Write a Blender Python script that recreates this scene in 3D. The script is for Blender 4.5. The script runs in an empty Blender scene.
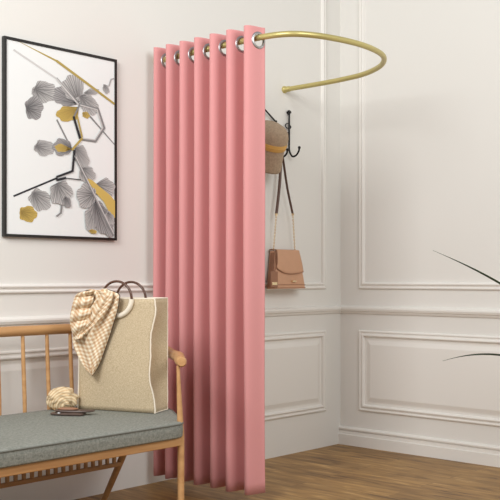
import bpy, bmesh, math, random
from mathutils import Vector, Matrix, noise
random.seed(7)
S = bpy.context.scene
C = S.collection
PI = math.pi
TH = math.atan2(.737, .675)
WX, WY = math.cos(TH), math.sin(TH)
NX, NY = WY, -WX
OX, OY = .0767, 5.27
WC = .69                      # where the two walls meet
FOC = 962.0

def F(w, n, z):               # room frame: w along the left wall, n out of it
    return Vector((OX + WX*w + NX*n, OY + WY*w + NY*n, z))
def ray(px, py):
    return Vector(((px-250)/FOC, 1.0, (277-py)/FOC))
CAM = Vector((0, 0, 1))
def hit(px, py, p, nrm):      # reads a measured point off a real plane
    r = ray(px, py); nrm = Vector(nrm)
    return CAM + r * ((Vector(p)-CAM).dot(nrm) / r.dot(nrm))
def on_wall(px, py, n=0):
    return hit(px, py, F(0, n, 0), (NX, NY, 0))

# ------------------------------------------------------------------ materials
def nodes(name):
    m = bpy.data.materials.new(name); m.use_nodes = True
    nt = m.node_tree
    return m, nt, nt.nodes['Principled BSDF']
def mat(name, col, rough=.6, metal=0, bump=None, var=None, sheen=0):
    """bump=(scale,strength,dist) noise bump; var=(scale, amount) colour mottling"""
    m, nt, b = nodes(name)
    b.inputs['Base Color'].default_value = (*col, 1)
    b.inputs['Roughness'].default_value = rough
    b.inputs['Metallic'].default_value = metal
    if sheen:
        b.inputs['Sheen Weight'].default_value = sheen
    tc = nt.nodes.new('ShaderNodeTexCoord')
    if var:
        nz = nt.nodes.new('ShaderNodeTexNoise'); nz.inputs['Scale'].default_value = var[0]; nz.inputs['Detail'].default_value = 5
        nt.links.new(tc.outputs['Object'], nz.inputs['Vector'])
        mx = nt.nodes.new('ShaderNodeMix'); mx.data_type = 'RGBA'
        k = var[1]
        mx.inputs[6].default_value = (*[c*(1-k) for c in col], 1)
        mx.inputs[7].default_value = (*[min(1, c*(1+k)) for c in col], 1)
        nt.links.new(nz.outputs['Fac'], mx.inputs[0])
        nt.links.new(mx.outputs[2], b.inputs['Base Color'])
    if bump:
        nz = nt.nodes.new('ShaderNodeTexNoise'); nz.inputs['Scale'].default_value = bump[0]; nz.inputs['Detail'].default_value = 4
        nt.links.new(tc.outputs['Object'], nz.inputs['Vector'])
        bp = nt.nodes.new('ShaderNodeBump'); bp.inputs['Strength'].default_value = bump[1]; bp.inputs['Distance'].default_value = bump[2]
        nt.links.new(nz.outputs['Fac'], bp.inputs['Height'])
        nt.links.new(bp.outputs['Normal'], b.inputs['Normal'])
    return m

def ramp(nt, stops):
    r = nt.nodes.new('ShaderNodeValToRGB')
    e = r.color_ramp.elements
    e[0].position, e[0].color = stops[0][0], (*stops[0][1], 1)
    e[1].position, e[1].color = stops[-1][0], (*stops[-1][1], 1)
    for p, c in stops[1:-1]:
        x = e.new(p); x.color = (*c, 1)
    return r

def wood(name, c1, c2, scale=(3, 40, 40), rough=.45):
    m, nt, b = nodes(name)
    tc = nt.nodes.new('ShaderNodeTexCoord'); mp = nt.nodes.new('ShaderNodeMapping')
    mp.inputs['Scale'].default_value = scale
    nz = nt.nodes.new('ShaderNodeTexNoise'); nz.inputs['Scale'].default_value = 1; nz.inputs['Detail'].default_value = 6; nz.inputs['Distortion'].default_value = .4
    nt.links.new(tc.outputs['Object'], mp.inputs['Vector']); nt.links.new(mp.outputs['Vector'], nz.inputs['Vector'])
    r = ramp(nt, [(.3, c1), (.7, c2)])
    nt.links.new(nz.outputs['Fac'], r.inputs['Fac']); nt.links.new(r.outputs['Color'], b.inputs['Base Color'])
    b.inputs['Roughness'].default_value = rough
    return m

def weave(name, c1, c2, sc, rough=.85, bump=.4):
    """threads in two directions from stretched noise"""
    m, nt, b = nodes(name)
    tc = nt.nodes.new('ShaderNodeTexCoord')
    outs = []
    for scl in ((sc, sc, sc*6), (sc*5, sc*5, sc*.8), (sc*1.5, sc*1.5, sc*1.5)):
        mp = nt.nodes.new('ShaderNodeMapping'); mp.inputs['Scale'].default_value = scl
        nz = nt.nodes.new('ShaderNodeTexNoise'); nz.inputs['Scale'].default_value = 1; nz.inputs['Detail'].default_value = 2
        nt.links.new(tc.outputs['Object'], mp.inputs['Vector']); nt.links.new(mp.outputs['Vector'], nz.inputs['Vector']); outs.append(nz)
    a = nt.nodes.new('ShaderNodeMath'); a.operation = 'ADD'
    nt.links.new(outs[0].outputs['Fac'], a.inputs[0]); nt.links.new(outs[1].outputs['Fac'], a.inputs[1])
    a1 = nt.nodes.new('ShaderNodeMath'); a1.operation = 'ADD'
    nt.links.new(a.outputs[0], a1.inputs[0]); nt.links.new(outs[2].outputs['Fac'], a1.inputs[1])
    d = nt.nodes.new('ShaderNodeMath'); d.operation = 'DIVIDE'; d.inputs[1].default_value = 3
    nt.links.new(a1.outputs[0], d.inputs[0])
    r = ramp(nt, [(.36, c1), (.64, c2)])
    nt.links.new(d.outputs[0], r.inputs['Fac']); nt.links.new(r.outputs['Color'], b.inputs['Base Color'])
    bp = nt.nodes.new('ShaderNodeBump'); bp.inputs['Strength'].default_value = bump; bp.inputs['Distance'].default_value = .002
    nt.links.new(d.outputs[0], bp.inputs['Height']); nt.links.new(bp.outputs['Normal'], b.inputs['Normal'])
    b.inputs['Roughness'].default_value = rough
    return m

def gingham(name, light, dark):
    m, nt, b = nodes(name)
    tc = nt.nodes.new('ShaderNodeTexCoord'); sp = nt.nodes.new('ShaderNodeSeparateXYZ')
    nt.links.new(tc.outputs['UV'], sp.inputs[0])
    outs = []
    for k in (0, 1):
        f = nt.nodes.new('ShaderNodeMath'); f.operation = 'FRACT'; nt.links.new(sp.outputs[k], f.inputs[0])
        g = nt.nodes.new('ShaderNodeMath'); g.operation = 'GREATER_THAN'; g.inputs[1].default_value = .5; nt.links.new(f.outputs[0], g.inputs[0])
        outs.append(g)
    a = nt.nodes.new('ShaderNodeMath'); a.operation = 'ADD'
    nt.links.new(outs[0].outputs[0], a.inputs[0]); nt.links.new(outs[1].outputs[0], a.inputs[1])
    h = nt.nodes.new('ShaderNodeMath'); h.operation = 'MULTIPLY'; h.inputs[1].default_value = .5; nt.links.new(a.outputs[0], h.inputs[0])
    mid = tuple(l*.42+d*.58 for l, d in zip(light, dark))
    r = ramp(nt, [(0, light), (.5, mid), (1, dark)])
    nt.links.new(h.outputs[0], r.inputs['Fac']); nt.links.new(r.outputs['Color'], b.inputs['Base Color'])
    b.inputs['Roughness'].default_value = .9
    return m

def hatch(name, ink, paper, freq):
    """fine ink veins fanning out over the printed petal, denser at its base"""
    m, nt, b = nodes(name)
    tc = nt.nodes.new('ShaderNodeTexCoord'); sp = nt.nodes.new('ShaderNodeSeparateXYZ'); nt.links.new(tc.outputs['UV'], sp.inputs[0])
    w = nt.nodes.new('ShaderNodeTexWave'); w.bands_direction = 'X'; w.inputs['Scale'].default_value = freq
    w.inputs['Distortion'].default_value = 2.5; w.inputs['Detail'].default_value = 3
    nt.links.new(tc.outputs['UV'], w.inputs['Vector'])
    a = nt.nodes.new('ShaderNodeMath'); a.operation = 'MULTIPLY_ADD'; a.inputs[1].default_value = .45
    p = nt.nodes.new('ShaderNodeMath'); p.operation = 'MULTIPLY'; p.inputs[1].default_value = .5
    nt.links.new(sp.outputs[1], p.inputs[0])
    nt.links.new(w.outputs['Fac'], a.inputs[0]); nt.links.new(p.outputs[0], a.inputs[2])
    r = ramp(nt, [(.12, ink), (.88, paper)])
    nt.links.new(a.outputs[0], r.inputs['Fac']); nt.links.new(r.outputs['Color'], b.inputs['Base Color'])
    b.inputs['Roughness'].default_value = .8
    return m

def floor_mat():
    m, nt, b = nodes('oak_planks')
    tc = nt.nodes.new('ShaderNodeTexCoord')
    br = nt.nodes.new('ShaderNodeTexBrick')
    mp0 = nt.nodes.new('ShaderNodeMapping'); mp0.inputs['Rotation'].default_value = (0, 0, PI/2)
    nt.links.new(tc.outputs['Object'], mp0.inputs['Vector'])
    br.inputs['Scale'].default_value = 1; br.offset = .37; br.squash = 1
    br.inputs['Brick Width'].default_value = 1.25; br.inputs['Row Height'].default_value = .135
    br.inputs['Mortar Size'].default_value = .0012; br.inputs['Mortar Smooth'].default_value = .2
    br.inputs['Color1'].default_value = (.0, .0, .0, 1); br.inputs['Color2'].default_value = (1, 1, 1, 1); br.inputs['Mortar'].default_value = (.5, .5, .5, 1)
    nt.links.new(mp0.outputs['Vector'], br.inputs['Vector'])
    mp = nt.nodes.new('ShaderNodeMapping'); mp.inputs['Scale'].default_value = (4.5, 26, 1)
    nt.links.new(mp0.outputs['Vector'], mp.inputs['Vector'])
    off = nt.nodes.new('ShaderNodeVectorMath'); off.operation = 'MULTIPLY_ADD'; off.inputs[1].default_value = (7, 7, 7)
    nt.links.new(br.outputs['Color'], off.inputs[0]); nt.links.new(mp.outputs['Vector'], off.inputs[2])
    nz = nt.nodes.new('ShaderNodeTexNoise'); nz.inputs['Scale'].default_value = 1; nz.inputs['Detail'].default_value = 7; nz.inputs['Distortion'].default_value = .6
    nt.links.new(off.outputs[0], nz.inputs['Vector'])
    r = ramp(nt, [(.26, (.10, .045, .011)), (.42, (.27, .145, .043)), (.60, (.39, .225, .073)), (.76, (.60, .38, .16))])
    nt.links.new(nz.outputs['Fac'], r.inputs['Fac'])
    mx = nt.nodes.new('ShaderNodeMix'); mx.data_type = 'RGBA'; mx.blend_type = 'MULTIPLY'; mx.inputs[0].default_value = 1
    r2 = ramp(nt, [(0, (.8, .78, .75)), (1, (1.08, 1.08, 1.08))])
    nt.links.new(br.outputs['Color'], r2.inputs['Fac'])
    nt.links.new(r.outputs['Color'], mx.inputs[6]); nt.links.new(r2.outputs['Color'], mx.inputs[7])
    mo = nt.nodes.new('ShaderNodeMix'); mo.data_type = 'RGBA'; mo.inputs[7].default_value = (.1, .05, .02, 1)
    nt.links.new(br.outputs['Fac'], mo.inputs[0]); nt.links.new(mx.outputs[2], mo.inputs[6])
    nt.links.new(mo.outputs[2], b.inputs['Base Color'])
    b.inputs['Roughness'].default_value = .48
    bp = nt.nodes.new('ShaderNodeBump'); bp.inputs['Strength'].default_value = .25; bp.inputs['Distance'].default_value = .002
    nt.links.new(nz.outputs['Fac'], bp.inputs['Height']); nt.links.new(bp.outputs['Normal'], b.inputs['Normal'])
    return m

M = dict(
    wall=mat('wall_paint', (.79, .778, .74), .75, bump=(60, .05, .002)),
    trim=mat('trim_paint', (.83, .812, .77), .5),
    floor=floor_mat(),
    pink=mat('pink_curtain_cloth', (.68, .295, .295), .8, bump=(500, .12, .001), sheen=.15),
    hem=mat('pink_hem_stitch', (.62, .26, .26), .85),
    steel=mat('brushed_steel', (.50, .50, .51), .38, 1),
    brass=mat('pale_brass', (.56, .48, .19), .38, .55),
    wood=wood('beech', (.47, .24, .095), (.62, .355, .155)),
    wood_shaded=wood('beech_painted_shade', (.36, .18, .07), (.48, .27, .115)),  # darker copy of the beech, shade under the seat put into the colour
    cushion=weave('grey_green_upholstery', (.15, .16, .14), (.31, .315, .28), 90, .9, .5),
    cpipe=mat('grey_piping', (.17, .175, .155), .9),
    linen=weave('tan_burlap', (.44, .335, .20), (.72, .60, .42), 170, .9, .8),
    lining=mat('bag_lining', (.36, .29, .20), .9),
    cream=mat('cream_binding', (.88, .80, .67), .8, bump=(300, .4, .002)),
    tort=mat('brown_resin', (.10, .045, .028), .25, var=(60, .5)),
    ging=gingham('tan_gingham', (.93, .84, .66), (.60, .38, .21)),
    stripe=gingham('tan_striped_knit', (.80, .66, .44), (.52, .31, .14)),
    hem_and_gap=mat('dark_hem_and_gap_shade', (.06, .035, .025), .8),  # hem colour, also painted shade for the gap in the scarf knot
    dleather=mat('dark_brown_leather', (.09, .058, .046), .42, bump=(80, .3, .003), var=(30, .4)),
    leather=mat('tan_leather', (.60, .335, .20), .42, bump=(200, .12, .001), var=(20, .08)),
    leather2=mat('deep_tan_leather', (.33, .155, .085), .45, var=(20, .1)),
    strap=mat('brown_strap', (.12, .065, .045), .5),
    gold=mat('polished_gold', (.88, .72, .45), .22, 1),
    iron=mat('black_iron', (.018, .017, .018), .4, .6),
    felt=mat('taupe_felt', (.43, .32, .22), 1, bump=(220, .9, .004), var=(90, .35)),
    band=mat('mustard_ribbon', (.66, .38, .10), .7),
    frame=mat('black_frame', (.012, .011, .010), .35),
    paper=mat('art_paper', (.86, .885, .88), .7),
    p_grey=hatch('grey_petals', (.045, .045, .05), (.58, .57, .56), 3),
    p_dark=hatch('dark_petals', (.02, .02, .025), (.42, .41, .41), 3),
    p_gold=hatch('gold_petals', (.20, .13, .03), (.64, .46, .12), 3),
    l_gold=mat('gold_ink', (.46, .34, .09), .6),
    l_grey=mat('grey_ink', (.24, .24, .24), .6),
    l_pale=mat('pale_ink', (.62, .61, .60), .6),
    l_black=mat('black_ink', (.015, .017, .022), .6),
    leaf=mat('deep_green_leaf', (.022, .05, .022), .4, var=(20, .4)),
    stem=mat('plant_stem', (.12, .085, .045), .8),
    pot=mat('white_ceramic', (.72, .70, .66), .3),
    soil=mat('soil', (.05, .032, .02), 1, bump=(60, 1, .01)),
)

# ------------------------------------------------------------------ builders
def tag(o, label=None, cat=None, group=None, kind=None):
    if label: o['label'] = label
    if cat: o['category'] = cat
    if group: o['group'] = group
    if kind: o['kind'] = kind
    return o
def thing(name, loc, label, cat, rz=TH, group=None):
    o = bpy.data.objects.new(name, None); C.objects.link(o)
    o.empty_display_size = .05
    o.matrix_world = Matrix.Translation(loc) @ Matrix.Rotation(rz, 4, 'Z')
    bpy.context.view_layer.update()
    return tag(o, label, cat, group)
def obj(name, bm, m, parent=None, smooth=True, loc=None, rz=TH, sub=0, solid=0, bevel=0):
    """vertices arrive in world coordinates; stored in the parent's frame"""
    me = bpy.data.meshes.new(name)
    if parent is None:
        mw = Matrix.Translation(loc if loc is not None else Vector((0, 0, 0))) @ Matrix.Rotation(rz, 4, 'Z')
    else:
        mw = WORLD[parent.name] if parent.name in WORLD else parent.matrix_world.copy()
    bm.transform(mw.inverted())
    bm.normal_update()
    bm.to_mesh(me); bm.free()
    o = bpy.data.objects.new(name, me); C.objects.link(o)
    for mm in (m if isinstance(m, list) else [m]): me.materials.append(mm)
    if parent is None: o.matrix_world = mw
    else: o.parent = parent
    WORLD[o.name] = mw
    if smooth:
        for p in me.polygons: p.use_smooth = True
        if not sub: me.set_sharp_from_angle(angle=math.radians(40))
    if solid:
        s = o.modifiers.new('s', 'SOLIDIFY'); s.thickness = solid; s.offset = 0
    if bevel:
        s = o.modifiers.new('b', 'BEVEL'); s.width = bevel; s.segments = 3; s.limit_method = 'ANGLE'
    if sub:
        s = o.modifiers.new('sub', 'SUBSURF'); s.levels = sub; s.render_levels = sub
    return o
WORLD = {}

def grid(bm, rows, closed=False, uv=None):
    """rows: list of lists of Vectors; returns vert grid"""
    V = [[bm.verts.new(p) for p in r] for r in rows]
    lay = bm.loops.layers.uv.verify() if uv else None
    for i in range(len(V)-1):
        n = len(V[i])
        for j in range(n if closed else n-1):
            k = (j+1) % n
            f = bm.faces.new((V[i][j], V[i][k], V[i+1][k], V[i+1][j]))
            if uv:
                for l, (a, b) in zip(f.loops, ((i, j), (i, k), (i+1, k), (i+1, j))): l[lay].uv = uv(a, b)
    return V
def spline(pts, n=12, closed=False):
    P = [Vector(p) for p in pts]; out = []
    m = len(P)
    segs = m if closed else m-1
    for i in range(segs):
        if closed: a, b, c, d = P[i-1], P[i], P[(i+1) % m], P[(i+2) % m]
        else: a, b, c, d = P[max(i-1, 0)], P[i], P[i+1], P[min(i+2, m-1)]
        for k in range(n):
            t = k/n
            out.append(.5*((2*b)+(c-a)*t+(2*a-5*b+4*c-d)*t*t+(3*b-a-3*c+d)*t**3))
    if not closed: out.append(P[-1].copy())
    return out
def tube(bm, pts, r, seg=12, closed=False, caps=True, flat=1.0, ref=None):
    P = [Vector(p) for p in pts]; n = len(P)
    rows = []; prev = None
    for i, p in enumerate(P):
        a = P[i-1] if (i or closed) else P[0]; b = P[(i+1) % n] if (i < n-1 or closed) else P[-1]
        t = (b-a).normalized()
        if prev is None:
            u = Vector(ref) if ref is not None else (Vector((0, 0, 1)) if abs(t.z) < .9 else Vector((1, 0, 0)))
        else: u = prev
        u = (u - t*u.dot(t)).normalized(); v = t.cross(u); prev = u
        rr = r(i/(n-1)) if callable(r) else r
        rows.append([p + u*math.cos(2*PI*k/seg)*rr*flat + v*math.sin(2*PI*k/seg)*rr for k in range(seg)])
    if closed: rows.append(rows[0])
    V = [[bm.verts.new(q) for q in row] for row in (rows[:-1] if closed else rows)]
    if closed: V.append(V[0])
    for i in range(len(V)-1):
        for k in range(seg):
            bm.faces.new((V[i][k], V[i][(k+1) % seg], V[i+1][(k+1) % seg], V[i+1][k]))
    if caps and not closed:
        bm.faces.new(list(reversed(V[0]))); bm.faces.new(V[-1])
def prism(bm, poly, z0, z1):
    """poly: list of Vectors in plan (world), extruded"""
    a = [bm.verts.new((p[0], p[1], z0)) for p in poly]; b = [bm.verts.new((p[0], p[1], z1)) for p in poly]
    bm.faces.new(list(reversed(a))); bm.faces.new(b)
    for i in range(len(a)):
        j = (i+1) % len(a); bm.faces.new((a[i], a[j], b[j], b[i]))
def hexa(bm, c8):
    v = [bm.verts.new(p) for p in c8]
    for f in ((3, 2, 1, 0), (4, 5, 6, 7), (0, 1, 5, 4), (1, 2, 6, 5), (2, 3, 7, 6), (3, 0, 4, 7)): bm.faces.new([v[i] for i in f])
def fbox(bm, w0, w1, n0, n1, z0, z1):
    hexa(bm, [F(w0, n1, z0), F(w1, n1, z0), F(w1, n0, z0), F(w0, n0, z0), F(w0, n1, z1), F(w1, n1, z1), F(w1, n0, z1), F(w0, n0, z1)])
def lathe(bm, prof, mw, seg=32, sx=1, sy=1):
    rows = []
    for r, z in prof: rows.append([mw @ Vector((r*math.cos(2*PI*k/seg)*sx, r*math.sin(2*PI*k/seg)*sy, z)) for k in range(seg)])
    V = [[bm.verts.new(p) for p in r] for r in rows]
    for i in range(len(V)-1):
        for k in range(seg): bm.faces.new((V[i][k], V[i][(k+1) % seg], V[i+1][(k+1) % seg], V[i+1][k]))
    bm.faces.new(list(reversed(V[0]))); bm.faces.new(V[-1])
def ball(bm, c, r, sc=(1, 1, 1)):
    res = bmesh.ops.create_icosphere(bm, subdivisions=3, radius=r)
    for v in res['verts']: v.co = Vector((v.co.x*sc[0], v.co.y*sc[1], v.co.z*sc[2])) + Vector(c)
def B(): return bmesh.new()

# ------------------------------------------------------------------ the room
def struct(name, bm, m, **k):
    return tag(obj(name, bm, m, **k), kind='structure')
b = B(); fbox(b, -5.2, WC+.12, -.12, 6.0, -.06, 0); struct('floor', b, M['floor'], smooth=False)
b = B(); fbox(b, -5.2, WC+.12, -.12, 0, 0, 3.2); struct('wall_left', b, M['wall'], smooth=False)
b = B(); fbox(b, WC, WC+.12, 0, 5.2, 0, 3.2); struct('wall_right', b, M['wall'], smooth=False)
def LW(a, z, h): return F(a, h, z)
def RW(a, z, h): return F(WC-h, a, z)
def moulding(name, mp, a0, a1, z0, z1, prof, fill=False):
    b = B(); loops = []
    for o, h in prof:
        loops.append([b.verts.new(mp(*q, h)) for q in ((a0+o, z0+o), (a1-o, z0+o), (a1-o, z1-o), (a0+o, z1-o))])
    for A, D in zip(loops, loops[1:]):
        for k in range(4): b.faces.new((A[k], A[(k+1) % 4], D[(k+1) % 4], D[k]))
    if fill: b.faces.new(loops[-1])
    bmesh.ops.recalc_face_normals(b, faces=b.faces)
    return struct(name, b, M['trim'], smooth=False)
PR = [(0, 0), (0, .007), (.004, .012), (.009, .013), (.013, .009), (.015, .008), (.021, .009), (.026, .016), (.031, .017), (.036, .013), (.038, .006), (.040, 0)]
PRR = [(0, 0), (0, .007), (.004, .012), (.009, .013), (.013, .009), (.015, .008), (.021, .009), (.026, .016), (.031, .017), (.036, .013), (.038, .006), (.040, .002), (.052, .002), (.058, .003), (.082, .012), (.085, .0125)]
tn = 1
for mp, spans in ((LW, ((-2.0, .541), (-4.30, -2.16))), (RW, ((.142, 1.95), (2.10, 3.9)))):
    for a0, a1 in spans:
        moulding('trim_%d' % tn, mp, a0, a1, .93, 2.92, PR); tn += 1
        moulding('trim_%d' % tn, mp, a0, a1, .212, .687, PRR, fill=True); tn += 1
def run(name, mp, a0, a1, prof):
    b = B(); R = [[mp(a, z, h) for z, h in prof] for a in (a0, a1)]
    grid(b, R)
    b.verts.ensure_lookup_table(); k = len(prof)
    b.faces.new([b.verts[i] for i in range(k)]); b.faces.new([b.verts[i] for i in range(2*k-1, k-1, -1)])
    bmesh.ops.recalc_face_normals(b, faces=b.faces)
    return struct(name, b, M['trim'], smooth=False)
rail = [(.782, 0), (.784, .008), (.790, .012), (.796, .014), (.800, .022), (.812, .027), (.820, .026), (.824, .018), (.828, .010), (.830, 0)]
run('trim_%d' % tn, LW, -5.2, WC, rail); tn += 1
run('trim_%d' % tn, RW, 0, 5.2, rail)
base = [(0, 0), (0, .020), (.062, .020), (.065, .014), (.082, .013), (.085, .007), (.088, .007), (.091, .017), (.099, .018), (.104, .012), (.108, 0)]
run('baseboard_right', RW, 0, 5.2, base)

# ------------------------------------------------------------------ curved curtain rod
RW0 = -.80; RZ = 2.05
rp = [(-.788, .012), (-.794, .15), (-.800, .35), (-.800, .55), (-.798, .70), (-.772, .80), (-.715, .862), (-.607, .908), (-.434, .936), (-.262, .922),
      (-.11, .866), (.032, .745), (.130, .575), (.164, .40), (.172, .22), (.169, .012)]
rt = thing('curtain_rod', F(RW0, 0, RZ), 'pale brass U-shaped curtain rod with both ends fixed to the left wall', 'curtain rod')
b = B(); tube(b, spline([F(w, n, RZ) for w, n in rp], 10), .0132, 16); obj('rod', b, M['brass'], rt)
for w in (-.788, .169):
    b = B(); tube(b, [F(w, .0, RZ), F(w, .008, RZ), F(w, .010, RZ), F(w, .013, RZ), F(w, .016, RZ), F(w, .040, RZ), F(w, .043, RZ)],
                  lambda t: (.020, .020, .019, .018, .0160, .0155, .0135)[min(6, int(round(t*6)))], 24)
    obj('wall_flange', b, M['brass'], rt)

# ------------------------------------------------------------------ curtain
AMP = .050; NP = 7; CW = RW0-.010
c0, c1 = .060, .655
def crest(i):            # spacing opens slightly towards the room
    t = i/(NP-1)
    return c0 + (c1-c0)*(t*.90 + .10*t*t)
def per(i): return (crest(min(i+1, NP-1)) - crest(min(i, NP-2))) if i < NP-1 else .098
path = []; STEP = 40
for i in range(NP):
    steps = STEP if i < NP-1 else int(STEP*.41)
    for k in range(steps + (1 if i == NP-1 else 0)):
        t = k/STEP
        path.append((crest(i) + per(i)*(t + .045*math.sin(4*PI*t)), CW - AMP*math.cos(2*PI*t), i, t))
ZT, ZB = 2.097, .050
ct = thing('curtain', F(RW0, .35, ZB), 'long pink eyelet curtain bunched in pleats on the brass rod', 'curtain')
# arc length along the path
arc = [0]
for p, q in zip(path, path[1:]): arc.append(arc[-1] + math.hypot(q[0]-p[0], q[1]-p[1]))
def at_arc(s):
    for k in range(len(arc)-1):
        if arc[k+1] >= s:
            f = (s-arc[k])/(arc[k+1]-arc[k]); p, q = path[k], path[k+1]
            return p[0]+(q[0]-p[0])*f, p[1]+(q[1]-p[1])*f
    return path[-1][0], path[-1][1]
RIN, ROUT = .0265, .0385
EZ = RZ + .0132 - RIN + .001
eyes = []
for i in range(NP):
    for t in ((.30, .70) if i < NP-1 else (.275,)):
        k = next(k for k, p in enumerate(path) if p[2] == i and abs(p[3]-t) < 1e-6)
        eyes.append(arc[k])
DS = arc[-1]/int(arc[-1]/.0042)
ns = int(round(arc[-1]/DS))
zs = [ZT - k*.004 for k in range(int((ZT-1.97)/.004))]
zl = zs[-1]
for k in range(1, 41): zs.append(zl + (ZB-zl)*k/40)
b = B()
V = []
for z in zs:
    row = []
    low = (ZT-z)/(ZT-ZB)
    for k in range(ns+1):
        n, w = at_arc(k*DS)
        ww = CW + (w-CW)*(1+.05*low) + .004*low*math.sin(n*31+z*2.3)
        row.append(b.verts.new(F(ww, n + .003*low*math.sin(z*3+n*60), z)))
    V.append(row)
for i in range(len(zs)-1):
    for j in range(ns):
        s = (j+.5)*DS; z = (zs[i]+zs[i+1])/2
        if z > 1.95 and any((s-e)**2+(z-EZ)**2 < (RIN+.004)**2 for e in eyes): continue
        b.faces.new((V[i][j], V[i+1][j], V[i+1][j+1], V[i][j+1]))
for v in [v for v in b.verts if not v.link_faces]: b.verts.remove(v)
obj('cloth', b, M['pink'], ct, solid=.0022)
for e in eyes:
    n, w = at_arc(e); n2, w2 = at_arc(e+.004); n1, w1 = at_arc(e-.004)
    tdir = (F(w2, n2, 0)-F(w1, n1, 0)).normalized(); c = F(w, n, EZ); up = Vector((0, 0, 1)); nn = tdir.cross(up)
    b = B(); rows = []
    pr = [(RIN, -.004), (RIN+.001, -.0055), (RIN+.004, -.006), (ROUT-.002, -.004), (ROUT, -.0015), (ROUT, .0015), (ROUT-.002, .004), (RIN+.004, .006), (RIN+.001, .0055), (RIN, .004)]
    for k in range(36):
        a = 2*PI*k/36; d = tdir*math.cos(a)+up*math.sin(a)
        rows.append([c + d*r + nn*h for r, h in pr])
    rows.append(rows[0])
    VV = [[b.verts.new(p) for p in r] for r in rows[:-1]]; VV.append(VV[0])
    for i in range(36):
        for j in range(len(pr)): b.faces.new((VV[i][j], VV[i+1][j], VV[i+1][(j+1) % len(pr)], VV[i][(j+1) % len(pr)]))
    bmesh.ops.recalc_face_normals(b, faces=b.faces)
    tag(obj('eyelet', b, M['steel'], ct), 'chrome eyelet ring')

# ------------------------------------------------------------------ framed art
PW0, PW1, PZ0, PZ1 = -1.66, -1.053, 1.17, 2.012
ft = thing('framed_picture', F((PW0+PW1)/2, 0, PZ0), 'black framed line art of grey and gold leaves hanging on the left wall', 'picture')
b = B(); fr = .011
loops = [[b.verts.new(F(w, n, z)) for w, z in ((PW0+o, PZ0+o), (PW1-o, PZ0+o), (PW1-o, PZ1-o), (PW0+o, PZ1-o))] for o, n in ((0, .002), (0, .021), (fr, .021), (fr, .002))]
for A, D in zip(loops, loops[1:]+loops[:1]):
    for k in range(4): b.faces.new((A[k], A[(k+1) % 4], D[(k+1) % 4], D[k]))
bmesh.ops.recalc_face_normals(b, faces=b.faces)
obj('frame', b, M['frame'], ft, smooth=False)
mats = [M[k] for k in ('paper', 'p_grey', 'p_dark', 'p_gold', 'l_gold', 'l_grey', 'l_pale', 'l_black')]
b = B(); uvl = b.loops.layers.uv.verify()
hexa(b, [F(PW0+.012, .016, PZ0+.012), F(PW1-.012, .016, PZ0+.012), F(PW1-.012, .004, PZ0+.012), F(PW0+.012, .004, PZ0+.012),
         F(PW0+.012, .016, PZ1-.012), F(PW1-.012, .016, PZ1-.012), F(PW1-.012, .004, PZ1-.012), F(PW0+.012, .004, PZ1-.012)])
lay = [0]
LX0, LX1, LZ0, LZ1 = PW0+fr, PW1-fr, PZ0+fr, PZ1-fr
def clampP(p, n):
    d = p - F(0, n, 0); w = d.x*WX + d.y*WY
    return F(min(max(w, LX0+.001), LX1-.001), n, min(max(p.z, LZ0+.001), LZ1-.001))
def nl():
    lay[0] += 1; return .0163 + lay[0]*.00012
def petal(cx, cy, rx, ry, rot, mi, base=None, wob=.08):
    n = nl(); N = 40; cs, sn = math.cos(rot), math.sin(rot)
    base = base or (cx - rx*.8*cs, cy - rx*.8*sn)
    ring = []
    for k in range(N):
        a = 2*PI*k/N; q = 1 + wob*math.sin(5*a+cx) + wob*.5*math.sin(9*a+cy)
        x, y = rx*q*math.cos(a), ry*q*math.sin(a)
        ring.append((cx+x*cs-y*sn, cy+x*sn+y*cs))
    cv = b.verts.new(clampP(on_wall(*base, n), n)); vs = [b.verts.new(clampP(on_wall(x, y, n), n)) for x, y in ring]
    for k in range(N):
        try: f = b.faces.new((cv, vs[k], vs[(k+1) % N]))
        except ValueError: continue
        f.material_index = mi
        for l, (u, v) in zip(f.loops, (((k+.5)/N*3, 0), (k/N*3, 1), ((k+1)/N*3, 1))): l[uvl].uv = (u, v)
def poly(pts, mi):
    n = nl(); vs = [b.verts.new(clampP(on_wall(x, y, n), n)) for x, y in pts]
    f = b.faces.new(vs); f.material_index = mi
    for l, (x, y) in zip(f.loops, pts): l[uvl].uv = (x*.12, y*.04)
def line(pts, wd, mi):
    for (x0, y0), (x1, y1) in zip(pts, pts[1:]):
        L = math.hypot(x1-x0, y1-y0); dx, dy = (x1-x0)/L, (y1-y0)/L; ox, oy = -dy*wd/2, dx*wd/2
        x0 -= dx*wd*.3; y0 -= dy*wd*.3; x1 += dx*wd*.3; y1 += dy*wd*.3
        poly([(x0+ox, y0+oy), (x1+ox, y1+oy), (x1-ox, y1-oy), (x0-ox, y0-oy)], mi)
G, D_, GO, LG, LGR, LP, LB = 1, 2, 3, 4, 5, 6, 7
# continuation of the print to the left of what the photograph shows
line([(20, 30), (57, 61)], 2.0, LG); petal(44, 92, 12, 11, .3, G); petal(34, 108, 9, 12, 0, D_); line([(14, 50), (57, 79)], 1.8, LP)
petal(40, 200, 12, 10, .8, G); petal(28, 214, 9, 8, .3, GO); line([(14, 196), (57, 178)], 1.8, LB); petal(44, 148, 10, 8, .2, G)
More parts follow.
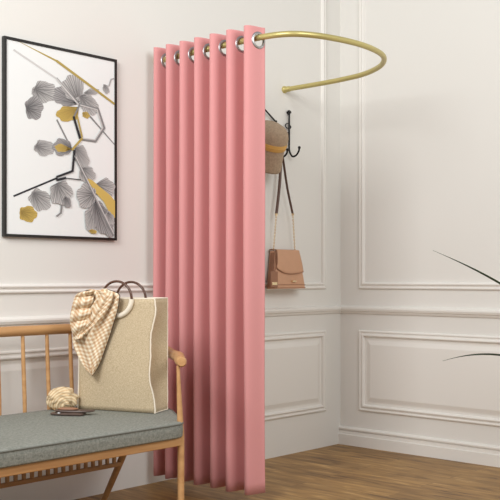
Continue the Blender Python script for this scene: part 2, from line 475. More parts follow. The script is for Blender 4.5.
# the visible part
line([(57, 120), (70.3, 146.4)], 1.5, LGR); line([(88, 114), (115, 144.3)], 1.7, LGR)
petal(65, 96, 12, 10, .3, D_, (79, 104)); petal(73, 87, 12, 11, 1.2, G, (79, 103)); petal(67.5, 114, 11, 7.5, 0, GO, (79, 107))
petal(88.5, 104, 12, 8, .95, G, (80, 96)); petal(86, 115, 4, 3, .6, GO); petal(91.5, 92, 7.5, 3.4, -.2, G); petal(106, 89, 5, 3, 1.2, G)
line([(109, 86), (111, 79.5), (115, 78.5)], 1.3, D_)
line([(57, 61), (90, 85.5), (114.4, 103.6)], 2.3, LG)
line([(57, 79), (79.4, 105.2)], 2.0, LP); line([(57, 77.8), (79.4, 104)], .7, LGR)
line([(79.4, 104.2), (97.8, 109), (104, 128), (95.5, 141), (81.5, 138.9)], 2.6, LGR); line([(80.5, 105), (97, 109.7), (102.7, 127.8), (95, 139.8), (82.5, 138.2)], 1.1, LP)
line([(79.4, 105.5), (73.8, 117)], 1.6, LGR); line([(73.8, 117), (80, 138)], 2.2, LB); line([(77.3, 116), (82.2, 137)], 1.5, LG)
petal(62, 147, 9, 8.5, .2, D_, (72, 149)); petal(61, 148, 6, 4, .2, GO, (72, 149)); petal(82, 156, 12.5, 6, 1.25, G, (75, 148)); petal(87, 174.5, 8.5, 8, .9, G, (82, 168))
line([(82, 138.5), (72.4, 149.5)], 2.2, LG)
line([(74.5, 150.6), (72.7, 171), (57, 176.8)], 2.2, LB)
petal(61, 193, 11, 12, .5, G, (57, 183)); petal(67, 202, 6, 4, 1.2, D_); line([(62, 205), (61, 213), (57, 216)], 1.8, LGR)
line([(57, 180), (65.4, 178)], 2.4, LB); line([(65.4, 178), (80.8, 179.8)], .9, LB)
petal(105.5, 188, 9.5, 9.5, .4, G, (96, 184)); poly([(86, 178), (92, 180), (100, 187), (110, 195), (115, 201), (115, 218), (110, 214), (104, 202), (96, 193)], GO)
petal(86.5, 196, 12.5, 9.5, 1.5, G, (94, 194)); petal(91, 220, 13, 6, 1.5, G, (95, 207)); petal(102.5, 219, 19, 9.5, 1.1, D_, (95, 202)); petal(93, 231.5, 4, 2, .2, GO)
petal(110, 218, 7, 4, 1.2, G)
line([(75.2, 156), (113.5, 235)], 2.2, LGR); line([(76, 157), (114, 234.2)], .9, LP)
obj('art_print', b, mats, ft, smooth=False)

# ------------------------------------------------------------------ iron coat hooks and what hangs on them
def wz(px, py, n=.02): return on_wall(px, py, n)
def wn(p):
    d = p - F(0, 0, 0); return d.x*WX+d.y*WY, d.x*NX+d.y*NY
p0 = wz(290, 113); HW = wn(p0)[0]; HZ = p0.z
h1 = thing('coat_hook', F(HW, 0, HZ-.24), 'black wrought iron coat hook with bare upturned prong, right of the hat', 'coat hook')
def prong(bm, w, z, n0=.014, out=.075, drop=.045, tip=.055, r=.0052):
    pts = [F(w, n0, z+.06), F(w, n0, z), F(w+.001, n0+.006, z-.025), F(w+.002, n0+out*.3, z-drop), F(w+.002, n0+out*.65, z-drop+.004), F(w+.002, n0+out*.90, z-.020), F(w+.002, n0+out*.96, z+tip-.055)]
    tube(bm, spline(pts, 8), r, 10); return pts[-1]
b = B(); tube(b, [F(HW, .014, HZ), F(HW, .014, HZ-.18)], .0055, 10); obj('backbar', b, M['iron'], h1)
b = B(); tip = prong(b, HW, HZ-.20); obj('prong', b, M['iron'], h1)
b = B(); ball(b, tip, .0085); obj('ball_tip', b, M['iron'], h1)
b = B(); tube(b, [F(HW, .0, HZ+.004), F(HW, .018, HZ+.004), F(HW, .024, HZ+.004)], .0075, 12)
tube(b, [F(HW, .012, HZ-.012), F(HW, .012, HZ+.016)], .0075, 12); obj('mounting_cap', b, M['iron'], h1)
b = B(); cz = HZ-.075
sp = [F(HW-.004-.034*math.sin(a)*(1-.10*a/1.0 if a < 5 else .4), .014, cz+.017*math.cos(a)*(1-.08*a)) for a in [k*.35 for k in range(16)]]
tube(b, sp, .0032, 8); tube(b, [F(HW, .014, cz-.035), F(HW-.028, .018, cz-.040)], .0035, 8); ball(b, F(HW-.030, .018, cz-.040), .006)
obj('scroll', b, M['iron'], h1)
q0 = wz(277, 121); KW = wn(q0)[0]; KZ = q0.z
h2 = thing('coat_hook', F(KW, 0, KZ-.24), 'black iron coat hook behind the hat, carrying the shoulder bag strap', 'coat hook')
b = B(); tube(b, [F(KW, .012, KZ), F(KW, .012, KZ-.16)], .0045, 10); obj('backbar', b, M['iron'], h2)
b = B(); tip2 = prong(b, KW, KZ-.165, n0=.012, out=.085, drop=.04); obj('prong', b, M['iron'], h2)
b = B(); ball(b, tip2, .0085); obj('ball_tip', b, M['iron'], h2)
b = B(); dd = wz(259, 103, .03); tube(b, [F(KW, .012, KZ-.004), dd], .0046, 10); ball(b, dd, .010); ball(b, F(KW, .012, KZ-.002), .0075); obj('diagonal_arm', b, M['iron'], h2)
b = B(); tube(b, [F(KW, .0, KZ-.03), F(KW, .014, KZ-.03)], .010, 12); obj('mounting_cap', b, M['iron'], h2)

# hat
hc = hit(270, 143, F(0, .125, 0), (NX, NY, 0))
hatw = Matrix.Translation(hc) @ Matrix.Rotation(math.radians(8), 4, 'Y') @ Matrix.Rotation(math.radians(27), 4, 'X')
ht = thing('hat', hc - Vector((0, 0, .12)), 'taupe felt hat with a mustard ribbon band hanging on the iron hook', 'hat')
def hatpart(prof, mm, name, sx=1, sy=1, solid=0):
    b = B(); seg = 40; rows = []
    for r, z in prof: rows.append([hatw @ Vector((r*math.cos(2*PI*k/seg)*sx, r*math.sin(2*PI*k/seg)*sy, z + .014*r/.09*math.cos(2*PI*k/seg-2.9))) for k in range(seg)])
    grid(b, rows, closed=True); bmesh.ops.remove_doubles(b, verts=b.verts, dist=.0004); bmesh.ops.recalc_face_normals(b, faces=b.faces)
    return obj(name, b, mm, ht, solid=solid)
hatpart([(.0002, .110), (.025, .109), (.052, .102), (.076, .089), (.089, .069), (.093, .048), (.092, .028), (.088, .012), (.084, 0)], M['felt'], 'crown', sy=.95, solid=.004)
hatpart([(.0905, .024), (.0925, .021), (.090, .004), (.087, -.012), (.083, -.016)], M['band'], 'ribbon', sy=.95, solid=.002)
hatpart([(.083, 0), (.080, -.02), (.079, -.05), (.078, -.090), (.077, -.128), (.075, -.140)], M['felt'], 'brim', sy=.95, solid=.005)
b = B(); 
for s in (-1, 1):
    tube(b, [hatw @ Vector((.0905*math.cos(a), .087*math.sin(a), .012+.014*math.cos(a-2.9)+s*.006)) for a in [2*PI*k/40 for k in range(40)]], .0022, 6, closed=True)
obj('ribbon_cord', b, M['band'], ht)

# shoulder bag on the prong
BZ0 = on_wall(290, 288.6, .09).z; BZ1 = on_wall(290, 251, .08).z
bw0, bw1, bn0, bn1 = .005, .262, .010, .082
sb = thing('shoulder_bag', F(.13, .045, BZ0), 'tan leather flap shoulder bag hanging by a strap on the left wall', 'bag')
def bag_section(t):       # t 0 bottom .. 1 top
    return bw0+.026*t, bw1-.020*t, bn0, bn1-.034*t**1.3
b = B(); rows = []
for k in range(9):
    t = k/8; a0, a1, d0, d1 = bag_section(t); z = BZ0+(BZ1-BZ0)*t
    r = .012; P = []
    for cx, cy, sa in ((a1-r, d1-r, 0), (a0+r, d1-r, PI/2), (a0+r, d0+r, PI), (a1-r, d0+r, 1.5*PI)):
        for j in range(5):
            a = sa + j*PI/8; pinch = .010*math.sin(PI*t)*(1 if cy > .04 else 0)
            P.append(F(cx+r*math.cos(a), cy+r*math.sin(a), z))
    rows.append(P)
V = grid(b, rows, closed=True); b.faces.new(list(reversed(V[0]))); b.faces.new(V[-1]); bmesh.ops.recalc_face_normals(b, faces=b.faces)
obj('body', b, M['leather'], sb)
def front_n(t): return bag_section(t)[3]
# flap: wraps over the top and ends in a shallow curve
b = B(); rows = []; NU = 24
for k in range(15):
    row = []
    for j in range(NU+1):
        u = j/NU
        edge = .39 + .15*abs(2*u-1)**2.2 if u < .5 else .39 + .06*abs(2*u-1)**2.6
        if k < 4:
            f = k/4; t = 1; a0, a1, d0, d1 = bag_section(1); n = d0+(d1-d0)*f; zz = BZ1+.005+.003*math.sin(f*PI)
            row.append(F(a0-.002+(a1-a0+.004)*u, n, zz))
        else:
            f = (k-4)/10; t = 1-(1-edge)*f; a0, a1, d0, d1 = bag_section(t)
            row.append(F(a0+.006+(a1-a0-.010)*u, d1+.004+.002*math.sin(f*PI), BZ0+(BZ1-BZ0)*t+(.004 if f == 0 else 0)))
    rows.append(row)
grid(b, rows); obj('flap', b, M['leather'], sb, solid=.004)
b = B(); tube(b, [p + Vector((NX, NY, 0))*.001 for p in rows[-1]], .0022, 6); 
tube(b, [r[0] + Vector((NX, NY, 0))*.001 for r in rows], .0028, 6); obj('flap_edge', b, M['leather2'], sb)
# side gusset fold and lower seam
b = B(); a0, a1, d0, d1 = bag_section(0)
hexa(b, [F(bw0-.003, .020, BZ0+.004), F(bw0-.001, .070, BZ0+.004), F(bw0+.004, .070, BZ0+.004), F(bw0+.004, .020, BZ0+.004),
         F(bw0+.024, .022, BZ1-.01), F(bw0+.025, .044, BZ1-.01), F(bw0+.034, .044, BZ1-.01), F(bw0+.034, .022, BZ1-.01)])
obj('gusset', b, M['leather2'], sb)
b = B(); tube(b, [F(bw0+.006, bn1+.0005, BZ0+.022), F(bw1-.006, bn1+.0005, BZ0+.022)], .0012, 6)
tube(b, [F(bw0+.004, bn1-.002, BZ0+.004), F(bw1-.004, bn1-.002, BZ0+.004)], .003, 6); obj('bottom_seam', b, M['leather2'], sb)
b = B(); pc = F(bw0+.150, bn1+.001, BZ0+.040)
tube(b, [pc+Vector((WX, WY, 0))*-.016, pc+Vector((WX, WY, 0))*.016], .0055, 12); tag(obj('clasp', b, M['gold'], sb), 'small gold clasp')
# hanging luggage tag, hung off the gusset's front corner
def tagbox(w0, w1, z0, z1, n0, n1):
    b = B(); fbox(b, w0, w1, n0, n1, z0, z1); return b
obj('luggage_tag', tagbox(-.048, .010, BZ0+.008, BZ0+.094, bn1+.006, bn1+.011), M['leather2'], sb, bevel=.003)
tag(obj('tag_plate', tagbox(-.040, .002, BZ0+.020, BZ0+.036, bn1+.011, bn1+.0135), M['gold'], sb, bevel=.001), 'gold tag plate')
b = B(); tube(b, spline([F(-.022, bn1+.008, BZ0+.092), F(-.012, bn1+.002, BZ0+.14), F(.030, .060, BZ1-.004), F(.036, .052, BZ1+.006)], 6), .003, 8)
tube(b, spline([F(-.016, bn1+.008, BZ0+.092), F(.010, bn1+.006, BZ0+.14), F(.034, .064, BZ1-.004), F(.036, .052, BZ1+.006)], 6), .003, 8); obj('tag_cord', b, M['leather2'], sb)
apex = F(KW+.002, .012+.085*.5, KZ-.165-.036)
e1 = hit(276.3, 214.5, F(0, .055, 0), (NX, NY, 0)); e2 = hit(292.8, 214.5, F(0, .05, 0), (NX, NY, 0))
g1 = F(bw0+.034, .035, BZ1+.004); g2 = F(bw1-.040, .035, BZ1+.004)
b = B(); lp = spline([e1, e1*.5+apex*.5+Vector((.001, 0, -.01)), apex+Vector((-.004, 0, -.006)), apex+Vector((0, 0, .006)), apex+Vector((.005, 0, -.006)), e2*.5+apex*.5+Vector((-.001, 0, -.01)), e2], 8)
tube(b, lp, .0085, 10, flat=.4, ref=(0, 1, 0)); obj('strap', b, M['strap'], sb)
for e, g in ((e1, g1), (e2, g2)):
    b = B(); n = 22
    tube(b, [e+Vector((0, 0, .006)), e-Vector((0, 0, .006))], .008, 10)
    for k in range(n):
        c = e.lerp(g, (k+.5)/n); d = (g-e).normalized(); L = (g-e).length/n*.72
        side = d.cross(Vector((0, 1, 0))).normalized() if k % 2 else d.cross(Vector((1, 0, 0))).normalized()
        tube(b, [c + d*math.cos(a)*L + side*math.sin(a)*.0036 for a in [2*PI*j/12 for j in range(12)]], .0013, 6, closed=True)
    tag(obj('chain', b, M['gold'], sb), 'thin gold chain')

# ------------------------------------------------------------------ bench
LW_ = -2.62; RWm = -1.41; MID = (LW_ + -1.16)/2
bench = thing('bench', F(MID, .5, 0), 'wooden bench with curved arms and a thick grey-green upholstered seat cushion', 'bench')
def mir(w): return 2*MID - w
half = [(-1.70, .858), (-1.50, .858), (-1.43, .852), (-1.392, .822), (-1.34, .755), (-1.275, .660), (-1.205, .560), (-1.165, .47), (-1.150, .38), (-1.165, .28), (-1.215, .205), (-1.31, .178), (-1.45, .177)]
outline = [(w, n) for w, n in half] + [(mir(w), n) for w, n in reversed(half)]
osp = spline([F(w, n, 0) for w, n in outline], 5, closed=True)
def inset(P, d):
    n = len(P); ar = sum(P[i].x*P[(i+1) % n].y-P[(i+1) % n].x*P[i].y for i in range(n)); sg = 1 if ar > 0 else -1
    out = []
    for i, p in enumerate(P):
        t = (P[(i+1) % n]-P[i-1]).normalized(); out.append(p+Vector((-t.y, t.x, 0))*d*sg)
    return out
CT, CB = .450, .391
b = B(); rows = []
for ins, z in ((.030, CB), (.006, CB), (.001, CB+.005), (-.001, CB+.03), (.001, CT-.009), (.006, CT-.003), (.012, CT-.0005), (.030, CT)):
    rows.append([Vector((p.x, p.y, z)) for p in inset(osp, ins)])
V = grid(b, rows, closed=True); b.faces.new(list(reversed(V[0]))); b.faces.new(V[-1]); bmesh.ops.recalc_face_normals(b, faces=b.faces)
cu = obj('seat_cushion', b, M['cushion'], bench)
tag(cu, 'grey-green woven seat cushion')
b = B(); tube(b, [Vector((p.x, p.y, CT-.006)) for p in inset(osp, .0005)], .0032, 8, closed=True); obj('piping', b, M['cpipe'], cu)
# seat frame: rails under the cushion
fr_in = [(-1.41, .826), (-1.30, .70), (-1.235, .56), (-1.225, .40), (-1.26, .25), (-1.32, .215)]
fo = [F(w, n, 0) for w, n in fr_in] + [F(mir(w), n, 0) for w, n in reversed(fr_in)]
b = B(); 
def bar(bm, p, q, wd, z0, z1):
    d = (q-p); d.z = 0; d.normalize(); s = Vector((d.y, -d.x, 0))*wd/2
    lo = [p-s, q-s, q+s, p+s]
    hexa(bm, [Vector((v.x, v.y, z0)) for v in lo]+[Vector((v.x, v.y, z1)) for v in lo])
bar(b, F(RWm-.005, .83, 0), F(mir(RWm)+.005, .83, 0), .022, .358, .390); bmesh.ops.recalc_face_normals(b, faces=b.faces)
obj('front_rail', b, M['wood'], bench, bevel=.004)
b = B(); bar(b, F(-1.30, .16, 0), F(mir(-1.30), .16, 0), .026, .350, .384); bmesh.ops.recalc_face_normals(b, faces=b.faces); obj('back_rail', b, M['wood'], bench, bevel=.004)
for s in (0, 1):
    f = (lambda w: w) if s == 0 else mir
    b = B(); pts = spline([F(f(-1.41), .82, .372), F(f(-1.31), .70, .372), F(f(-1.25), .56, .372), F(f(-1.235), .40, .372), F(f(-1.27), .26, .372), F(f(-1.30), .16, .372)], 6)
    tube(b, pts, .014, 10); obj('side_rail', b, M['wood_shaded'], bench)
# legs and posts
for s in (0, 1):
    f = (lambda w: w) if s == 0 else mir
    b = B(); lw = f(RWm)
    tube(b, [F(lw, .830, 0), F(lw, .830, .25), F(lw, .830, .392), F(lw, .826, .45), F(lw, .814, .660)], lambda t: (.0120, .0132, .0132, .0118, .0062)[min(4, int(round(t*4)))], 16)
    obj('leg', b, M['wood'], bench)
    b = B(); tube(b, [F(f(-1.300), .428, .372), F(f(-1.322), .378, .24), F(f(-1.342), .297, .075), F(f(-1.355), .255, 0)], lambda t: .0165-.006*t, 14)
    obj('leg', b, M['wood_shaded'], bench)
# slatted lower stretcher between the back legs
b = B(); sn = .375; zz = .205
bar(b, F(-1.322, sn, 0), F(mir(-1.322), sn, 0), .016, zz+.002, zz+.020); bmesh.ops.recalc_face_normals(b, faces=b.faces); obj('stretcher', b, M['wood_shaded'], bench, bevel=.003)
b = B(); bar(b, F(-1.320, sn, 0), F(mir(-1.320), sn, 0), .016, zz+.044, zz+.068); bmesh.ops.recalc_face_normals(b, faces=b.faces); obj('stretcher', b, M['wood_shaded'], bench, bevel=.003)
w = -1.362
while w > mir(-1.35):
    b = B(); bar(b, F(w+.006, sn, 0), F(w-.006, sn, 0), .012, zz+.018, zz+.047); bmesh.ops.recalc_face_normals(b, faces=b.faces); obj('slat', b, M['wood_shaded'], bench, smooth=False)
    w -= .037
# hoop: back rail sweeping round into both arms
hp = [(-1.412, .836, .676), (-1.345, .755, .675), (-1.255, .655, .676), (-1.165, .525, .672), (-1.105, .40, .686), (-1.100, .29, .716), (-1.150, .195, .752), (-1.25, .142, .772), (-1.36, .130, .777)]
pts = [F(*p) for p in hp] + [F(MID, .130, .777)] + [F(mir(w), n, z) for w, n, z in reversed(hp)]
b = B(); sp_ = spline(pts, 8); tube(b, sp_, lambda t: .0215 if .012 < t < .988 else (.0195 if .004 < t < .996 else .0155), 18); obj('back_and_arm_rail', b, M['wood'], bench)
# back spindles
w = -1.406+.24; ks = []
while w > mir(-1.166)-.01:
    b = B(); 
    nb, nt_ = .150, .132
    if abs(w-MID) > .60: pass
    tube(b, [F(w, nb, .372), F(w, nb-.004, .50), F(w, nt_+.006, .64), F(w, nt_, .765)], lambda t: .0095-.002*abs(2*t-1), 10)
    if -1.32 > w > mir(-1.32): obj('spindle', b, M['wood'], bench)
    else: b.free()
    w -= .12

# ------------------------------------------------------------------ tote bag
K = .990
A_ = Vector((-.725*K, 4.054*K, 0)); B_ = Vector((-.3856*K, 3.905*K, 0)); D2 = Vector((.040, .112, 0))
UX = (B_-A_).normalized(); FN = Vector((UX.y, -UX.x, 0)).normalized()
if FN.y > 0: FN = -FN
Lf = (B_-A_).length; SZ = CT + .002; TZ = 1-(298.6-277)/FOC*B_.y
Ht = TZ-SZ
tote = thing('tote_bag', (A_+B_)/2+D2/2+Vector((0, 0, SZ)), 'large tan burlap tote bag with round brown handles standing on the bench', 'bag', rz=math.atan2(UX.y, UX.x))
def redge(t):       # inward pinch of the front right seam, t bottom..top
    return -.024*math.sin(PI*min(1, t*1.12))**1.4*(1 if t < .893 else 1) + .004*math.sin(t*16)
def ledge(t): return .006*math.sin(PI*t)
def front(u, t):
    x = ledge(t) + (Lf + redge(t) - ledge(t))*u
    bulge = .012*math.sin(PI*u)*math.sin(PI*min(1, t*1.1)) 
    return A_ + UX*x + FN*bulge + Vector((0, 0, SZ+Ht*t)) + Vector((0, 0, -.0015*math.sin(u*PI)*t))
def back(u, t):
    return A_ + D2 + UX*(Lf*u) + Vector((0, 0, SZ+Ht*t))
def side(s, v, t):     # s=1 right, 0 left ; v 0 front 1 back
    p = front(s, t).lerp(back(s, t), v)
    d = -.018*math.sin(PI*v)*math.sin(PI*t*.95+.1) if s else .02*math.sin(PI*v)*math.sin(PI*t)
    return p + UX*d
for nm, fn in (('front_panel', lambda j, i: front(j/20, i/24)), ('back_panel', lambda j, i: back(j/20, i/24)), ('side_panel', lambda j, i: side(1, j/20, i/24)), ('side_panel', lambda j, i: side(0, j/20, i/24)),):
    b = B(); grid(b, [[fn(j, i) for j in range(21)] for i in range(25)]); bmesh.ops.recalc_face_normals(b, faces=b.faces)
    obj(nm, b, M['linen'], tote, solid=.003)
b = B(); grid(b, [[side(0, v/8, 0).lerp(side(1, v/8, 0), u/10)+Vector((0, 0, .003)) for u in range(11)] for v in range(9)]); obj('bottom_panel', b, M['lining'], tote, solid=.003)
b = B()
def wob(pts, a=.0008): return [p + Vector((random.uniform(-a, a), 0, random.uniform(-a, a))) for p in pts]
tube(b, wob([front(1, i/50)+FN*.001 for i in range(51)]), .0030, 8)
tube(b, [front(0, i/24)+FN*.001 for i in range(25)], .0028, 8)
tube(b, [front(j/20, 1) for j in range(21)], .0026, 8)
tube(b, [back(j/20, 1) for j in range(21)], .0026, 8)
tube(b, [side(1, j/20, 1) for j in range(21)], .0026, 8); tube(b, [side(0, j/20, 1) for j in range(21)], .0026, 8)
tube(b, [side(1, j/20, .004) for j in range(21)], .0026, 8); tube(b, wob([back(1, i/50) for i in range(51)], .0006), .0028, 8)
tube(b, [back(0, i/24) for i in range(25)], .0028, 8)
obj('binding', b, M['cream'], tote)
def ringpts(c, r, a0, a1, n):
    return [c + UX*math.cos(a0+(a1-a0)*k/n)*r + Vector((0, 0, 1))*math.sin(a0+(a1-a0)*k/n)*r for k in range(n+1)]
fc = hit(116.6, 298.6, front(.5, .9)+FN*.010, FN)
bc = hit(131.0, 298.8, back(.5, .9)+FN*.012, FN)
for c, lb in ((fc, 'front'), (bc, 'back')):
    b = B(); tube(b, ringpts(c, .0705, 0, 2*PI, 48)[:-1], .0052, 10, closed=True); h = tag(obj('handle', b, M['tort'], tote), 'round dark brown handle')
    b = B(); tube(b, ringpts(c, .0705, -PI*.62, -.02, 20), .0105, 10); tag(obj('handle_wrap', b, M['cream'], h), 'cream stitched handle wrap')

# ------------------------------------------------------------------ gingham scarf tied on the tote
def FP(px, py, d): return hit(px, py, front(.5, .5)+FN*d, FN)
sc = thing('scarf', FP(92, 374, .02), 'tan and cream gingham scarf knotted on the tote bag handle', 'scarf', rz=math.atan2(UX.y, UX.x))
def interp(P, t):
    x = t*(len(P)-1); i = min(int(x), len(P)-2); f = x-i
    a, b_, c, d = P[max(i-1, 0)], P[i], P[i+1], P[min(i+2, len(P)-1)]
    return tuple(.5*((2*b_[k])+(c[k]-a[k])*f+(2*a[k]-5*b_[k]+4*c[k]-d[k])*f*f+(3*b_[k]-a[k]-3*c[k]+d[k])*f**3) for k in (0, 1))
def cloth(name, L, R, fold, base, nu, nv, uvs, rot=0, m='ging', hemr=True):
    b = B(); rows = []
    for i in range(nv+1):
        t = i/nv; l = interp(L, t); r = interp(R, t); row = []
        for j in range(nu+1):
            u = j/nu
            d = base + fold(u, t) + .010*(1-abs(2*u-1)**3)
            row.append(FP(l[0]+(r[0]-l[0])*u, l[1]+(r[1]-l[1])*u, d))
        rows.append(row)
    def uv(i, j):
        p = interp(L, i/nv); q = interp(R, i/nv); u = j/nu
        x = p[0]+(q[0]-p[0])*u + 2.0*math.sin(i/nv*4+u*3); y = p[1]+(q[1]-p[1])*u + 2.5*math.sin(u*7+i/nv*2)
        c, s = math.cos(rot), math.sin(rot)
        return ((x*c-y*s)*uvs, (x*s+y*c)*uvs)
    grid(b, rows, uv=uv)
    o = obj(name, b, M[m], sc, solid=.0025)
    return rows, o
fold1 = lambda u, t: .018 + .013*math.sin(u*15+t*2.5) * (.3+t*.9 if t < .6 else .84-(t-.6)*1.2) + .016*math.exp(-((u-.28-.45*t)/.10)**2)
R1 = [(107, 289.5), (118.5, 294), (119, 300), (117, 312), (113, 325), (109, 338), (104, 352), (99, 365), (92.5, 375.5)]
L1 = [(93, 296), (92, 307), (88, 318), (79, 326), (73, 336), (74, 347), (79, 358), (85, 368), (91, 374.5)]
rows, o1 = cloth('draped_end', L1, R1, fold1, .004, 36, 56, .26, .30)
b = B(); tube(b, [r[-1] for r in rows], .0028, 6); tube(b, [r[-1] for r in rows], .0018, 6); obj('hem', b, M['hem_and_gap'], o1)
fold2 = lambda u, t: .018 + .026*abs(math.sin(t*PI*4.2+u*1.4)) + .012*math.sin(PI*u)
L2 = [(83, 291.5), (76, 295), (73, 303), (71, 312), (70, 321), (71.5, 330), (75, 340)]
R2 = [(95, 290.5), (94, 296), (92, 305), (91, 313), (89, 321), (86, 329), (82, 338)]
cloth('gathered_loop', L2, R2, fold2, .012, 24, 60, .26, -.35)
fold3 = lambda u, t: .012 + .006*math.sin(u*14+t*3)
L3 = [(92, 293), (96, 298), (90, 309), (84, 322), (76, 332)]
R3 = [(106, 288.5), (113, 295), (108, 309), (99, 322), (86, 335)]
cloth('twisted_fold', L3, R3, fold3, .034, 20, 36, .26, .5)
b = B(); tube(b, spline([FP(80, 293.5, .015), FP(88, 290.5, .028), FP(97, 292.5, .034), FP(108, 291.5, .032), FP(117, 294.5, .014)], 8), .0030, 8); obj('knot_edge', b, M['hem_and_gap'], sc)
b = B(); rr = spline([FP(84, 294, .000), FP(90, 291.5, .022), FP(98, 292.5, .030), FP(104, 291, .020), FP(106, 292, -.002)], 8)
uvl2 = b.loops.layers.uv.verify(); tube(b, rr, .010, 12)
for f in b.faces:
    for l in f.loops: l[uvl2].uv = (l.vert.co.x*60, l.vert.co.z*60)
obj('knot', b, M['ging'], sc)
b = B(); ball(b, FP(90.5, 305, .036), .007, (.9, .5, 1.5)); obj('knot_gap_shade', b, M['hem_and_gap'], sc)  # solid dark ball painted as the shade inside the knot's gap

# ------------------------------------------------------------------ bundled striped cloth and dark leather pouch on the cushion
def seat(px, py, dz=0): return hit(px, py, (0, 0, CT+dz), (0, 0, 1))
cc = seat(62, 410)+Vector((0, 0, .044))
b = B(); bmesh.ops.create_icosphere(b, subdivisions=5, radius=1)
uvl3 = b.loops.layers.uv.verify()
for v in b.verts:
    p = v.co.copy(); ang = math.atan2(p.z+.5, p.x-.2); rr_ = math.hypot(p.z+.5, p.x-.2)
    k = .93 + .17*abs(math.sin(rr_*8+p.y*2+2.2*noise.noise(p*1.7))) + .16*noise.noise(p*2.3)
    q = Vector((p.x*.060*k, p.y*.044*k, p.z*.050*k))
    q.z = max(q.z, -.042)
    v.co = q + cc
for f in b.faces:
    for l in f.loops:
        q = l.vert.co-cc; l[uvl3].uv = (math.hypot(q.x-.03, q.z+.03)*95, math.atan2(q.z+.03, q.x-.03)*.15)
tag(obj('bundled_cloth', b, M['stripe'], loc=Vector((cc.x, cc.y, CT))), 'bundled tan and cream striped cloth on the cushion, left of the tote bag', 'cloth')
pp = seat(73, 415)
pt = thing('leather_pouch', Vector((pp.x, pp.y, CT)), 'flat dark brown folded leather pouch lying on the cushion before the tote bag', 'pouch', rz=-.05)
def slab(outl, z0, z1, name, m, par, curl=0):
    P = [Vector((pp.x+x, pp.y+y, 0)) for x, y in outl]; P = spline(P, 4, closed=True)
    b = B(); cen = sum(P, Vector())/len(P); rows = []
    for s, z in ((.90, z0), (1, z0+.003), (1, z1-.003), (.92, z1), (.5, z1+.002)):
        rows.append([Vector((cen.x+(p.x-cen.x)*s, cen.y+(p.y-cen.y)*s, z+curl*((p.x-cen.x)/.08)**2*(1 if z > z0 else 1))) for p in P])
    V = grid(b, rows, closed=True); b.faces.new(list(reversed(V[0]))); b.faces.new(V[-1]); bmesh.ops.recalc_face_normals(b, faces=b.faces)
    return obj(name, b, m, par)
slab([(-.085, -.012), (-.04, -.030), (.03, -.040), (.045, -.030), (.05, .01), (.03, .04), (-.05, .045), (-.088, .02)], CT+.001, CT+.010, 'pouch_back', M['dleather'], pt)
slab([(-.070, -.005), (-.02, -.018), (.05, -.022), (.082, -.012), (.086, .008), (.05, .025), (-.03, .045), (-.072, .03)], CT+.011, CT+.019, 'pouch_front', M['dleather'], pt, curl=.002)
slab([(-.060, .0), (-.03, -.010), (.01, -.012), (.02, .01), (-.01, .030), (-.055, .03)], CT+.021, CT+.027, 'pouch_flap', M['leather2'], pt)
b = B(); ball(b, (pp.x-.052, pp.y-.024, CT+.010), .005, (1.4, .6, .8)); tag(obj('snap_button', b, M['steel'], pt), 'small silver snap button')

# ------------------------------------------------------------------ potted plant by the right wall
pc = hit(556, 500, (0, 0, 0), (0, 0, 1)); 
pl = thing('potted_plant', Vector((pc.x, pc.y, 0)), 'tall green leafed potted plant standing by the right wall', 'plant')
def PM(z=0): return Matrix.Translation(Vector((pc.x, pc.y, z)))
b = B(); lathe(b, [(.085, 0), (.10, .004), (.125, .12), (.135, .24), (.137, .26), (.128, .26), (.122, .235)], PM(), 36); obj('pot', b, M['pot'], pl)
b = B(); lathe(b, [(.10, .225), (.122, .23), (.11, .238), (.03, .245)], PM(), 30); obj('soil', b, M['soil'], pl)
b = B(); tube(b, spline([Vector((pc.x, pc.y, .235)), Vector((pc.x+.015, pc.y, .55)), Vector((pc.x-.01, pc.y+.01, .85))], 8), .011, 10); obj('stem', b, M['stem'], pl)
def leafblade(base, tip_, width, sag):
    b = B(); rows = []; d = tip_-base; s = d.cross(Vector((0, 0, 1))).normalized(); N = 14
    for i in range(N+1):
        t = i/N; p = base.lerp(tip_, t)+Vector((0, 0, sag*4*t*(1-t))); wd = width*math.sin(PI*min(1, t*.93+.05))**.8*(1-t**3)+.0006
        rows.append([p-s*wd+Vector((0, 0, wd*.35)), p, p+s*wd+Vector((0, 0, wd*.35))])
    grid(b, rows); return b
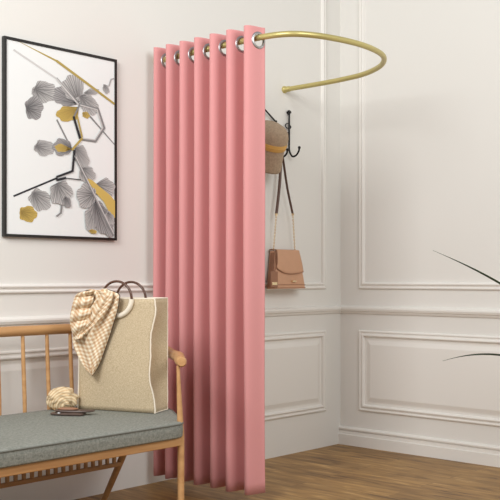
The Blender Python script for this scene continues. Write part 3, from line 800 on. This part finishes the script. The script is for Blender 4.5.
t1 = hit(433, 250.5, Vector((0, pc.y, 0)), (0, 1, 0)); t2 = hit(442.6, 361, Vector((0, pc.y-.05, 0)), (0, 1, 0))
top = Vector((pc.x-.01, pc.y+.01, .85))
obj('leaf', leafblade(top-Vector((0, 0, .04)), t1, .022, .02), M['leaf'], pl, solid=.0012)
obj('leaf', leafblade(top-Vector((0, 0, .28)), t2, .022, .05), M['leaf'], pl, solid=.0012)
for k in range(13):
    a = -PI*.45+k*2.05; h = .50+.36*((k*5) % 13)/13
    r = .26+.05*math.sin(k*3)
    if math.cos(a) < -.3: r = .16
    bp = Vector((pc.x, pc.y, h)); obj('leaf', leafblade(bp, bp+Vector((r*math.cos(a), r*math.sin(a)*.6-.03, .18-.1*(k % 3))), .02, .05), M['leaf'], pl, solid=.0012)

# ------------------------------------------------------------------ light and camera
wd = bpy.data.worlds.new('world'); S.world = wd; wd.use_nodes = True
wd.node_tree.nodes['Background'].inputs[0].default_value = (1, .985, .965, 1); wd.node_tree.nodes['Background'].inputs[1].default_value = .42
def area(name, loc, tgt, size, power, col=(1, .97, .93), sy=None):
    l = bpy.data.lights.new(name, 'AREA'); l.energy = power; l.color = col; l.shape = 'RECTANGLE'; l.size = size; l.size_y = sy or size
    o = bpy.data.objects.new(name, l); C.objects.link(o); o.location = loc
    o.rotation_euler = (Vector(tgt)-Vector(loc)).to_track_quat('-Z', 'Y').to_euler(); return o
area('window_daylight', (-1.7, .8, 3.0), (.0, 5.2, 1.9), 1.5, 118, (1, 1, .985))
area('room_daylight', (1.9, 1.6, 2.9), (-.2, 5.0, 1.8), 1.5, 55, (.985, .985, .98))

cam = bpy.data.cameras.new('camera'); co = bpy.data.objects.new('camera', cam); C.objects.link(co)
co.location = CAM; co.rotation_euler = (PI/2, 0, 0)
cam.lens = FOC/500*36; cam.sensor_width = 36; cam.shift_y = 27/500
S.camera = co
S.view_settings.view_transform = 'Standard'; S.view_settings.look = 'None'; S.view_settings.gamma = 1; S.view_settings.exposure = 0
S.view_settings.use_curve_mapping = False
